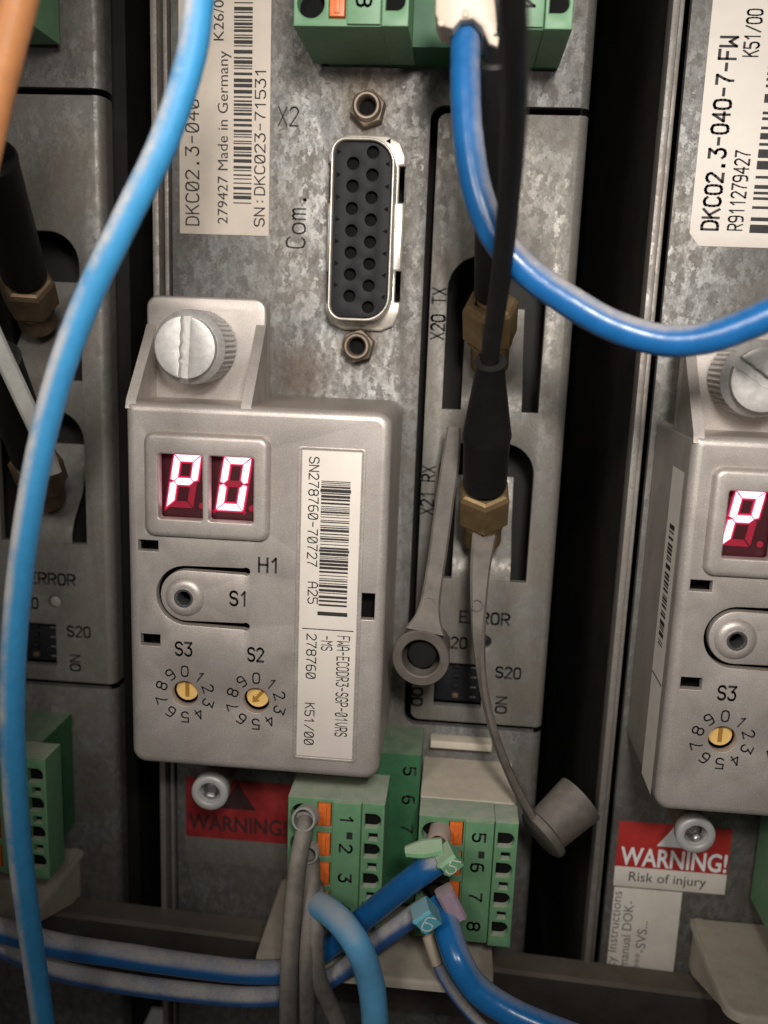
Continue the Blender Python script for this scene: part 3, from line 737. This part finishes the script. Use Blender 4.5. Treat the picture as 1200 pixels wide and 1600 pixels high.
    while v < -20.5:
        h = rnd.choice((.15, .2, .35, .6)); g.add([(MU0-.09, v, 13.4), (MU0-.09, v, 15.8), (MU0-.09, v+h, 15.8), (MU0-.09, v+h, 13.4)], [(0, 1, 2, 3)]); v += h+rnd.choice((.15, .25, .5))
    g.add([(MU0-.09, -41, 12), (MU0-.09, -41, 17.4), (MU0-.09, -40.8, 17.4), (MU0-.09, -40.8, 12)], [(0, 1, 2, 3)])
    part('barcode', sh(g, d), 'ink', fs, 0)
    # screw lug with two ribs
    bu0, bu1, bv1 = MU0+.04, -24.6, 3.4
    br = part('screw_lug', sh(plate(rrect(bu0, MV1-1.5, bu1, bv1, (0, 0, 1.5, 1.5), 6), 9.5, 12, .35, segs=3), d), 'module_lacquer', t, 60)
    for u0, u1, top in ((bu0, bu0+1.25, -.2), (bu1-1.25, bu1, .2)):
        ol = [(MV1-.9, 11.5), (MV1-.9, MW-.12), (MV1+.2, MW-.5), (top-1.6, 13.2), (top, 12.0), (top, 11.5)]
        g = prism_dir(ol, (u0, 0, 0), (0, 1, 0), (0, 0, 1), (1, 0, 0), 0, u1-u0)
        part('rib', sh(g, d), 'module_lacquer', br, 30)
    sc = (-32.75, -2.75)
    prof = [(4.35, 12.1), (4.5, 12.4), (4.5, 12.6), (4.5, 17.2), (4.4, 17.5), (3.75, 18.2), (3.70, 18.25), (0, 18.25)]
    ts = part('thumb_screw', sh(lathe(prof, (sc[0], sc[1], 0), n=168, teeth=(2, 3)), d), 'screw_zinc', t, 32)
    for sgn in (-1, 1):
        n = 24; hwid = .62; r = 3.68
        a0 = math.asin(hwid/r)
        ol = [(r*math.cos(a0+(PI-2*a0)*i/n), r*math.sin(a0+(PI-2*a0)*i/n)*1.0) for i in range(n+1)]
        # burred slot edge
        k0 = ol[-1][0]; k1 = ol[0][0]; rnd = random.Random(8+sgn)
        ol += [(k0+(k1-k0)*i/14, hwid+rnd.uniform(-.10, .10)) for i in range(1, 14)]
        rot = math.radians(90*sgn-3 if which == 'centre' else 90*sgn+58)
        pts = [(sc[0]+x*math.cos(rot)-y*math.sin(rot), sc[1]+x*math.sin(rot)+y*math.cos(rot)) for x, y in ol]
        part('screw_head_half', sh(plate(pts, 18.2, 19.4, .12), d), 'screw_zinc', ts, 30)
    return t
firmware_module('centre', OFF['centre'], 'warm grey firmware module with red two digit display and barcode sticker, fully in view')
firmware_module('right', (OFF['right'][0]+.3, OFF['right'][1]-.4, 0), 'warm grey firmware module cut off by the right edge of the picture')

# ------------------------------------------------------------------ green terminal plugs
def terminal_plug(u0, vtop, w1, rows, first, label, d=(0,0,0), lit=True, ferr='', depth=15.0, group='pluggable green terminal blocks', down=0):
    """u0 = left edge, vtop = top of the first row at front depth w1"""
    pit = 4.38; c1, c2, c3, c4 = 3.85, 6.05, 10.0, 13.05; vb = vtop-pit*rows-.5
    t = thing('terminal_plug', label, 'terminal block', (d[0]+u0+6.5, d[1]+vb, d[2]+w1-depth), group)
    hol, dh = [], []
    for k in range(rows):
        vc = vtop-.3-pit*(k+.5)
        hol.append(circ(u0+1.95, vc, 1.55, 22))
        hol.append(rrect(u0+c1+.15, vc-1.55, u0+c2-.15, vc+1.95))
        a, b = u0+c3+.45, u0+c3+2.6
        dh.append([(a, vc-.85), (b-.85, vc-.85)]+[(b-.85+.85*math.cos(x), vc+.15+1.0*math.sin(x)) for x in [-PI/2+PI*i/8 for i in range(9)]]+[(a, vc+1.15)])
        if k < rows-1: dh.append(rrect(a+.55, vc-2.65, a+1.75, vc-1.65))
    body = part('housing', sh(plate(rrect(u0, vb, u0+c3-.02, vtop), w1-depth, w1-.55, .14, hol), d), 'green_plastic', t, 30)
    part('test_strip', sh(plate(rrect(u0+c3+.02, vb-.1, u0+c4, vtop+.2), w1-depth+.5, w1+.05, .16, dh), d), 'green_plastic', t, 30)
    ns = part('number_strip', sh(box(u0+c2+.1, vb+.15, w1-1.2, u0+c3-.12, vtop-.15, w1-.1, .12), d), 'green_plastic', t)
    part('inner_core', sh(box(u0+.3, vb+.3, w1-depth+.1, u0+c4-.3, vtop-.3, w1-4.6, 0), d), 'dark_interior', t, 0)
    part('dark_backing', sh(box(u0+c3+.3, vb+.2, w1-2, u0+c4-.3, vtop-.1, w1-.9, 0), d), 'dark_interior', t, 0)  # dark plate just under the face, stands for shade in the test holes
    part('dark_wire_backing', sh(box(u0+.25, vb+.2, w1-4, u0+c1, vtop-.1, w1-2.4, 0), d), 'dark_interior', t, 0)  # shade in the wire holes, put in as a dark plate
    for k in range(rows):
        vc = vtop-.3-pit*(k+.5)
        part('release_lever', sh(box(u0+c1+.25, vc-1.4, w1-4.4, u0+c2-.25, vc+1.85, w1-.35, .15).join(box(u0+c1+.8, vc-1.1, w1-.4, u0+c2-.8, vc+1.6, w1-.15, .1)), d), 'orange_lever', t)
        part('lettering', sh(text_mid(str(first+k), (u0+c2+1.95, vc+.15), w1-.1+EPS, 1.6, 1.0, -90, font='s', wt=1.1), d), 'ink', ns, 0)
    part('key_mark', sh(box(u0+c2+2.0, vtop-5.3, w1-.1, u0+c2+2.8, vtop-4.3, w1-.06, 0), d), 'ink', ns, 0)
    return t
NEAR = 17.0
terminal_plug(-19.9, -61.3, NEAR, 4, 1, 'green terminal plug numbered 1 to 4 holding the grey wires, below the module')
terminal_plug(-2.3, -62.5, NEAR, 4, 5, 'green terminal plug numbered 5 to 8 with the marked blue wires', depth=5.2)
terminal_plug(-20.9, 33.4+.5+4.38*4, NEAR, 4, 5, 'green terminal plug at the top edge, left of the white marker')
terminal_plug(-2.9, 33.3+.5+4.38*4, NEAR, 4, 1, 'green terminal plug at the top edge behind the black cables')
terminal_plug(-1.9, -61.0, NEAR-.5, 4, 5, 'green terminal plug at the left edge beside the light blue wire', OFF['left'], depth=5.2)
terminal_plug(-2.9, 33.9+.5+4.38*4, NEAR, 4, 1, 'green terminal plug in the top left corner beside the orange wire', OFF['left'])
terminal_plug(-19.9, -61.3, NEAR, 4, 1, 'green terminal plug at the right edge beside the bright warning sticker', OFF['right'])
# the fixed sockets the plugs sit in
def socket(u0, v0, u1, v1, w1, label, mat, digits=(), d=(0,0,0), cat='socket'):
    t = thing('terminal_socket', label, cat, (d[0]+(u0+u1)/2, d[1]+v0, d[2]), 'fixed sockets behind the plugs')
    b = part('socket_body', sh(box(u0, v0, 0, u1, v1, w1, .2), d), mat, t)
    for k, (s_, u, v) in enumerate(digits):
        part('lettering', sh(text_mid(s_, (u, v), w1+EPS, 1.6, 1.0, -90, font='s', wt=1.1), d), 'ink', b, 0)
    return t
socket(-3.0, -80, 7.6, -61.6, 11.2, 'dark socket behind the green plug at the left edge', 'dark_green_plastic', (), OFF['left'])
a = at(612, 1190, 9); b = at(655, 1180, 9)
socket(-9.2, -81, -2.6, b[1], 9, 'dark green socket standing between the two lower plugs', 'dark_green_plastic',
       [('5', at(640, 1205, 9)[0], at(640, 1205, 9)[1]), ('6', at(638, 1250, 9)[0], at(638, 1250, 9)[1]), ('7', at(635, 1295, 9)[0], at(635, 1295, 9)[1])])
socket(-2.35, -82, 10.7, -62.35, 11.7, 'cream socket block whose top shows above the plug 5 to 8', 'cream_plastic')
part('socket_latch', box(-1.5, -59.8, 0, 7.5, -58.6, 2.2, .2), 'cream_plastic', None, label='flat cream latch above the cream socket, under the drive front cover', cat='latch')
socket(-19.2, 33.6, 10.2, 52, 8.6, 'dark green socket behind the two top plugs', 'dark_green_plastic')
# cream shelves the wires are clamped on
def shelf(d, label, u0=-23.8, u1=8.8):
    t = thing('clamp_shelf', label, 'shelf', (d[0]-8, d[1]-86, d[2]), 'cream wire clamping shelves')
    o = rrect(u0, 0.2, u1, 20.0, (0, 0, 2.6, 2.6), 6)
    g = plate(o, -1.4, 0, .5, segs=4, back=True)
    g.v = [(x, -84.6+z, y) for x, y, z in g.v]; g.f = [f[::-1] for f in g.f]
    p = part('shelf_plate', sh(g, d), 'cream_plastic', t, 50)
    for uu in (u0+.6, u1-1.8): part('web', sh(prism_dir([(-84.7, .2), (-84.7, 17), (-86.0, 18.4), (-93, 2), (-93, .2)], (uu, 0, 0), (0, 1, 0), (0, 0, 1), (1, 0, 0), 0, 1.2), d), 'cream_plastic', t, 30)
    return t
shelf(OFF['centre'], 'dusty cream plastic shelf under the grey and blue wires in the middle')
shelf(OFF['left'], 'cream plastic shelf in the bottom left corner behind the light blue wire')
shelf(OFF['right'], 'cream plastic shelf in the bottom right corner below the safety sticker', -27.6)
# rail across the bottom
a, b = at(300, 1424, .5), at(1000, 1512, .5); sl = (b[1]-a[1])/(b[0]-a[0])
def rv(u): return a[1]+(u-a[0])*sl
g = Geo()
for u in (-120, 110):
    v = rv(u); g.v += [(u, v-9, .5), (u, v-9, 5), (u, v-.5, 5), (u, v, 4.5), (u, v, .5)]
g.f = [(0, 1, 6, 5), (1, 2, 7, 6), (2, 3, 8, 7), (3, 4, 9, 8), (4, 0, 5, 9), (4, 3, 2, 1, 0), (5, 6, 7, 8, 9)]
part('mounting_rail', g, 'rail_dark', None, 30, label='dark dusty mounting rail running across below the drives', cat='rail')

# ------------------------------------------------------------------ optical fibre connectors
def fibre(label, nut_c, top, boot_len, cable, rb=(2.05, 2.95), rc=1.25, style='cone', nut_r=3.65, d=(0,0,0), spin=.25, nm='brass'):
    """nut_c = middle of the nut, top = a point further up the axis"""
    c = Vector(nut_c); ax = (Vector(top)-c).normalized()
    t = thing('fibre_cable', label, 'fibre cable', tuple(c-ax*6), 'black optical fibre cables')
    n0 = 2.9
    prof = [(nut_r*.86, -n0-.05), (nut_r, -n0+.5), (nut_r, n0-.75), (nut_r*.90, n0-.15), (nut_r*.78, n0+.05), (nut_r*.60, n0), (nut_r*.58, n0-1.5)]
    part('hex_nut', lathe(prof, tuple(c), ax, 6, a0=spin), nm, t, 25)
    part('barrel', lathe([(2.6, -7.5), (2.6, -2.8), (3.0, -2.8), (3.0, -3.4)], tuple(c), ax, 24), nm, t)
    part('ferrule', lathe([(1.75, n0-1.6), (1.75, n0+1.4), (1.6, n0+1.6)], tuple(c), ax, 24), nm, t)
    b0 = n0+.7; L = boot_len
    if style == 'cone':
        prof = [(0, b0), (rb[1]-.35, b0), (rb[1]-.05, b0+.35), (rb[1], b0+L*.42), (rb[1]+.12, b0+L*.44), (rb[1]+.02, b0+L*.47), (rb[0]-.35, b0+L*.97), (rb[0]-.1, b0+L), (rc*.9, b0+L+.05), (rc*.9, b0+L-1)]
    else:
        prof = [(0, b0), (rb[1]-.3, b0), (rb[1], b0+.5), (rb[0]+.1, b0+L-1), (rb[0]+.15, b0+L-.35), (rb[0]-.2, b0+L), (rc*.9, b0+L), (rc*.9, b0+L-1)]
    part('boot', lathe(prof, tuple(c), ax, 36), 'black_rubber', t, 40)
    e = c+ax*(b0+L-.8)
    part('cable', tube([tuple(e), tuple(e+ax*3)]+list(cable), rc, 20), 'black_rubber', t, 60)
    return t
# X21 (lower) connector of the middle drive: its boot stands out in front
n2 = P3(756, 786, 7.0)
fibre('black fibre cable with cone boot and brass nut in the middle drive, lower slot', n2, P3(769, 505, 25), 20.5,
      [P3(783, 430, 30), P3(796, 300, 38), P3(804, 180, 47), P3(804, 60, 55), P3(798, -60, 60)], rb=(1.95, 2.9), rc=1.05, spin=.55)
n1 = P3(766, 500, 5.0)
fibre('black fibre cable with long straight boot in the upper slot of the middle drive', n1, P3(772, 110, 25), 29.5,
      [P3(774, 60, 26), P3(775, 0, 27), P3(776, -80, 27)], rb=(1.75, 2.1), rc=1.15, style='straight', spin=.2)
dl_ = OFF['left']
fibre('black fibre cable with brass nut in the upper slot at the left edge', P3(45, 455, 5), P3(5, 310, 20), 22,
      [P3(-40, 160, 30), P3(-70, 40, 32)], rb=(2.6, 2.9), rc=1.4, style='straight', spin=.5, nm='brass_tarnished')
fibre('black fibre cable with brass nut in the lower slot at the left edge', P3(60, 735, 5), P3(10, 600, 20), 22,
      [P3(-50, 420, 30), P3(-80, 330, 32)], rb=(2.6, 2.9), rc=1.4, style='straight', spin=.5, nm='brass_tarnished')
# ------------------------------------------------------------------ dust caps on their straps
F_ = (0, 0, 1)
def dust_cap_ring():
    c = P3(657, 1029, 16.5)
    t = thing('dust_cap', 'grey ring shaped dust cap hanging open end forward on its strap', 'dust cap', c, 'dust caps of the fibre sockets')
    ax = Vector((-.10, -.02, 1)).normalized()
    prof = [(3.2, -5.5), (3.3, -1.1), (3.65, -1.0), (3.72, -.15), (3.6, .05), (2.6, .05), (2.45, -.1), (2.4, -4.5), (0, -4.6)]
    part('cap', lathe(prof, c, ax, 44), 'cap_plastic', t, 40)
    part('core', lathe([(1.9, -4.5), (1.9, -1.6), (1.7, -1.4), (0, -1.4)], c, ax, 28), 'black_rubber', t)
    pts = [(*P3(709, 668, 5.5), 1.9, *F_), (*P3(704, 720, 6.5), 2.4, *F_), (*P3(694, 790, 8), 2.5, *F_), (*P3(684, 865, 10), 2.45, *F_), (*P3(674, 930, 13), 2.5, *F_), (*P3(669, 962, 15), 3.2, *F_), (*P3(664, 988, 16.0), 5.2, *F_)]
    part('strap', ribbon(pts, .9), 'cap_plastic', t, 40)
    q = P3(670, 942, 13.7)
    part('moulding_mark', lathe([(.80, 0), (.80, .16), (.68, .16), (.68, 0)], (q[0], q[1], q[2]+.3), (-.1, .3, 1), 20), 'cap_plastic', t)
dust_cap_ring()
def dust_cap_hanging():
    c = Vector(P3(849, 1302, 14))
    t = thing('dust_cap', 'grey cylindrical dust cap hanging sideways at the end of a long curved strap', 'dust cap', tuple(c), 'dust caps of the fibre sockets')
    e = Vector(P3(907, 1248, 11)); ax = (e-c).normalized()
    L = (e-c).length
    prof = [(0, -.9), (2.9, -.9), (3.6, -.55), (3.75, 0), (3.6, .5), (3.1, .8), (3.15, 1.6), (3.55, L), (3.2, L), (2.8, 1.5), (0, 1.4)]
    part('cap', lathe(prof, tuple(c), ax, 40), 'cap_plastic', t, 40)
    S = (.9, .1, .45)
    pts = [(*P3(757, 832, 6.5), 3.4, .2, .1, 1), (*P3(751, 880, 9), 2.8, .1, .2, 1), (*P3(748, 940, 11), 2.2, 0, .2, 1), (*P3(748, 1000, 12.5), 1.7, -.4, .1, .9), (*P3(755, 1070, 13.5), 1.25, -.7, 0, .7),
           (*P3(772, 1145, 14.3), 1.25, -.8, -.2, .7), (*P3(799, 1215, 14.6), 1.3, -.8, -.3, .6), (*P3(832, 1280, 14.8), 1.9, -.7, -.5, .5), (*P3(842, 1296, 14.6), 2.2, -.7, -.6, .4)]
    part('strap', ribbon(pts, 1.0), 'cap_plastic', t, 40)
    q = P3(745, 946, 11.8)
    part('moulding_mark', lathe([(.80, 0), (.80, .16), (.68, .16), (.68, 0)], q, (0, .2, 1), 20), 'cap_plastic', t)
dust_cap_hanging()

# ------------------------------------------------------------------ wires
def wire(name, label, pts, rad, mat, group=None, n=22, per=10, cat='wire', wob=.012):
    g = tube([P3(*p[:3]) for p in pts], rad, n, per, wob)
    return part(name, g, mat, None, 60, label=label, cat=cat, group=group, org=P3(*pts[0][:3]))
wire('blue_wire', 'long light blue dusty wire sweeping down the left side in front of everything',
     [(318, -80, 40), (311, 0, 40), (297, 95, 40), (256, 220, 40), (198, 340, 40), (140, 460, 40), (98, 570, 40), (68, 680, 40), (45, 800, 40), (28, 930, 39), (20, 1050, 38), (20, 1170, 37), (28, 1300, 36), (42, 1420, 35), (56, 1520, 34), (70, 1620, 34), (80, 1700, 34)], 1.34, 'light_blue_insulation', per=14)
wire('blue_wire', 'blue wire leaving the white marker and curving down to the right edge',
     [(728, -40, 24), (728, 40, 25), (727, 120, 26), (731, 210, 27), (746, 300, 28), (775, 370, 28.5), (825, 425, 29), (885, 468, 30), (955, 508, 31), (1030, 531, 32), (1095, 530, 33), (1160, 510, 34), (1230, 478, 35), (1300, 440, 36)], 1.58, 'blue_insulation')
wire('orange_wire', 'orange wire in the top left corner', [(45, -80, 42), (28, 0, 42), (8, 80, 42), (-14, 170, 42), (-40, 300, 42)], 1.7, 'orange_insulation')
wire('blue_wire', 'dusty blue wire running along the bottom left and up into green marker 5',
     [(-60, 1432, 24), (0, 1452, 24), (90, 1477, 24), (200, 1494, 24), (310, 1510, 22), (400, 1519, 20.5), (465, 1512, 20), (520, 1475, 20), (575, 1430, 22), (630, 1385, 24.5), (675, 1352, 25), (700, 1335, 22)], 1.55, 'blue_insulation')
wire('striped_wire', 'white striped blue wire under the dusty blue wire, ending in cyan marker 6',
     [(-60, 1450, 22), (0, 1478, 22), (90, 1516, 22), (200, 1538, 22), (310, 1552, 22), (400, 1558, 22), (470, 1550, 20), (530, 1520, 20), (590, 1472, 21), (640, 1435, 22), (668, 1415, 21)], 1.3, 'striped_insulation')
wire('blue_wire', 'glossy blue wire dropping from cyan marker 6 to the bottom edge',
     [(688, 1410, 19.5), (699, 1450, 23), (716, 1500, 26), (745, 1545, 27), (795, 1580, 28), (850, 1605, 29), (930, 1635, 30)], 1.75, 'blue_clean')
wire('thin_wire', 'thin pale wire beside the glossy blue wire at the bottom',
     [(672, 1470, 20), (690, 1520, 21), (715, 1560, 22), (750, 1600, 23), (790, 1640, 24)], .75, 'striped_insulation')
wire('blue_wire', 'pale blue wire arching from terminal 4 down to the bottom edge',
     [(470, 1418, 11), (478, 1412, 16.5), (497, 1414, 20.5), (530, 1438, 24.3), (560, 1480, 26.5), (578, 1530, 26), (586, 1590, 26.5), (590, 1680, 27)], 1.75, 'sky_blue_insulation')
GW = 'grey wires on the plug 1 to 4'
wire('grey_wire', 'leftmost dusty grey wire from terminal 1', [(477, 1275, 16), (475, 1300, 19), (467, 1340, 21), (460, 1400, 22), (454, 1470, 23.5), (451, 1540, 24.5), (450, 1660, 23)], 1.18, 'grey_insulation', GW)
wire('grey_wire', 'dusty grey wire from terminal 2, between the other two grey wires', [(486, 1335, 15.5), (487, 1365, 18.5), (485, 1420, 21), (481, 1490, 23.3), (479, 1560, 23), (482, 1660, 21)], 1.15, 'grey_insulation', GW)
wire('grey_wire', 'dusty grey wire bending right towards the bottom edge', [(490, 1375, 15), (496, 1400, 19.5), (495, 1440, 22), (493, 1485, 23), (498, 1530, 23), (520, 1580, 22), (556, 1660, 22)], 1.15, 'grey_insulation', GW)
# ferrules
def ferrule(label, p0, p1, r, mat):
    a, b = Vector(P3(*p0)), Vector(P3(*p1)); L = (b-a).length
    part('wire_ferrule', lathe([(r, 0), (r, L-.15), (r-.12, L), (r-.35, L), (r-.35, L-2.2), (0, L-2.2)], tuple(a), b-a, 28), mat, None, 40, label=label, cat='ferrule')
ferrule('grey ferrule sleeve in terminal 1', (487, 1268, 14), (474, 1281, 19.5), 1.65, 'ferrule_grey')
ferrule('grey ferrule sleeve in terminal 2 behind the wires', (490, 1318, 14), (482, 1336, 18.5), 1.3, 'ferrule_grey')
ferrule('pinkish ferrule sleeve in terminal 5', (690, 1290, 14), (684, 1320, 20.5), 1.5, 'ferrule_pink')
ferrule('grey ferrule sleeve in terminal 6 behind the markers', (690, 1345, 14), (684, 1390, 20), 1.4, 'black_rubber')
ferrule('violet ferrule sleeve in terminal 7', (690, 1390, 15), (703, 1430, 20.5), 1.45, 'marker_violet')
ferrule('cream ferrule sleeve in terminal 8', (696, 1440, 15), (712, 1478, 19.5), .95, 'marker_cream')
ferrule('bare pale wire end hanging under cyan marker 6', (668, 1462, 20), (683, 1508, 21.5), .75, 'marker_cream')
# ------------------------------------------------------------------ wire markers
def marker(label, c, ax, face, size, mat, digit, dmat='print_white', drot=0, dh=2.0):
    """a clip-on block: ax = wire direction, face = the printed face's normal"""
    ax = Vector(ax).normalized(); fc = Vector(face); fc = (fc-ax*fc.dot(ax)).normalized(); sd = ax.cross(fc)
    if sd.z < 0 and False: sd = -sd
    c = Vector(c); t = thing('wire_marker', label, 'wire marker', tuple(c), 'clip-on wire markers')
    a, b, h = size; q = .35
    ol = [(-a+q, -b), (a-q, -b), (a, -b+q), (a, b-q), (a-q, b), (-a+q, b), (-a, b-q), (-a, -b+q)]
    g = prism_dir(ol, c, sd, fc, ax, -h, h)
    body = part('clip', g, mat, t, 25)
    for s_ in (-1, 1):
        part('rivet', lathe([(.34, 0), (.34, .22), (.22, .36), (0, .38)], tuple(c-ax*h+sd*(s_*a*.62)+fc*(b*.55)), -ax, 14), mat, body)
    if digit:
        V, F = stroke_geo(digit, .55); x0 = min(v[0] for v in V); x1 = max(v[0] for v in V); g = Geo(); r = math.radians(drot)
        for x, y in V:
            X, Y = (x-(x0+x1)/2)*dh, y*dh-dh/2
            X, Y = X*math.cos(r)-Y*math.sin(r), X*math.sin(r)+Y*math.cos(r)
            g.v.append(tuple(c+fc*(b+.03)+sd*X+ax*Y))
        g.f = list(F); part('lettering', g, dmat, body, 0)
    return t
m5 = marker('green wire marker printed with a white 5', P3(701, 1341, 25.5), (.72, .62, -.15), (.42, -.12, 1), (1.25, 1.55, 1.15), 'marker_green', '5', drot=28, dh=1.9)
q0, q1 = Vector(P3(692, 1322, 25)), Vector(P3(634, 1331, 25))
ORG_ = ORG[m5.name]
part('flap', ribbon([(*q0, 2.0, 0, .75, .6), (*((q0+q1)/2), 2.3, 0, .75, .6), (*q1, 1.3, 0, .7, .6)], 1.1), 'marker_green', m5, 40)
m6 = marker('cyan wire marker printed with a white 6', P3(666, 1430, 26), (.72, .60, -.1), (.25, -.1, 1), (1.45, 1.5, 1.2), 'marker_cyan', '6', drot=30, dh=2.0)
marker('small violet wire marker under the green marker', P3(704, 1412, 21.5), (-.45, .85, 0), (.3, 0, 1), (1.15, 1.2, 2.1), 'marker_violet', '')
t = thing('wire_marker', 'blank cream wire marker at the top, clipped round the curving blue wire', 'wire marker', P3(728, 20, 26), 'clip-on wire markers')
ol = [at(*p, 27) for p in ((682, -60), (768, -60), (776, 40), (781, 62), (777, 80), (763, 74), (752, 48), (738, 36), (720, 38), (708, 52), (688, 46), (680, 28))]
part('clip', plate(ol, 23.0, 28.2, .35, back=True), 'marker_cream', t, 40)
for px, py in ((690, 36), (727, 22)):
    q = P3(px, py, 28.1); part('rivet', lathe([(.4, 0), (.38, .25), (0, .4)], q, (0, 0, 1), 14), 'marker_cream', t)

part('cap_strap', ribbon([(*P3(-40, 455, 28), 2.0, .5, 0, 1), (*P3(-5, 535, 28), 2.0, .5, 0, 1), (*P3(30, 610, 27), 2.0, .5, 0, 1), (*P3(62, 680, 26), 1.9, .5, 0, 1), (*P3(85, 740, 25), 1.7, .5, 0, 1)], 1.0), 'ferrule_grey', None, 40,
     label='pale grey dust cap strap slanting across the left edge behind the light blue wire', cat='strap')
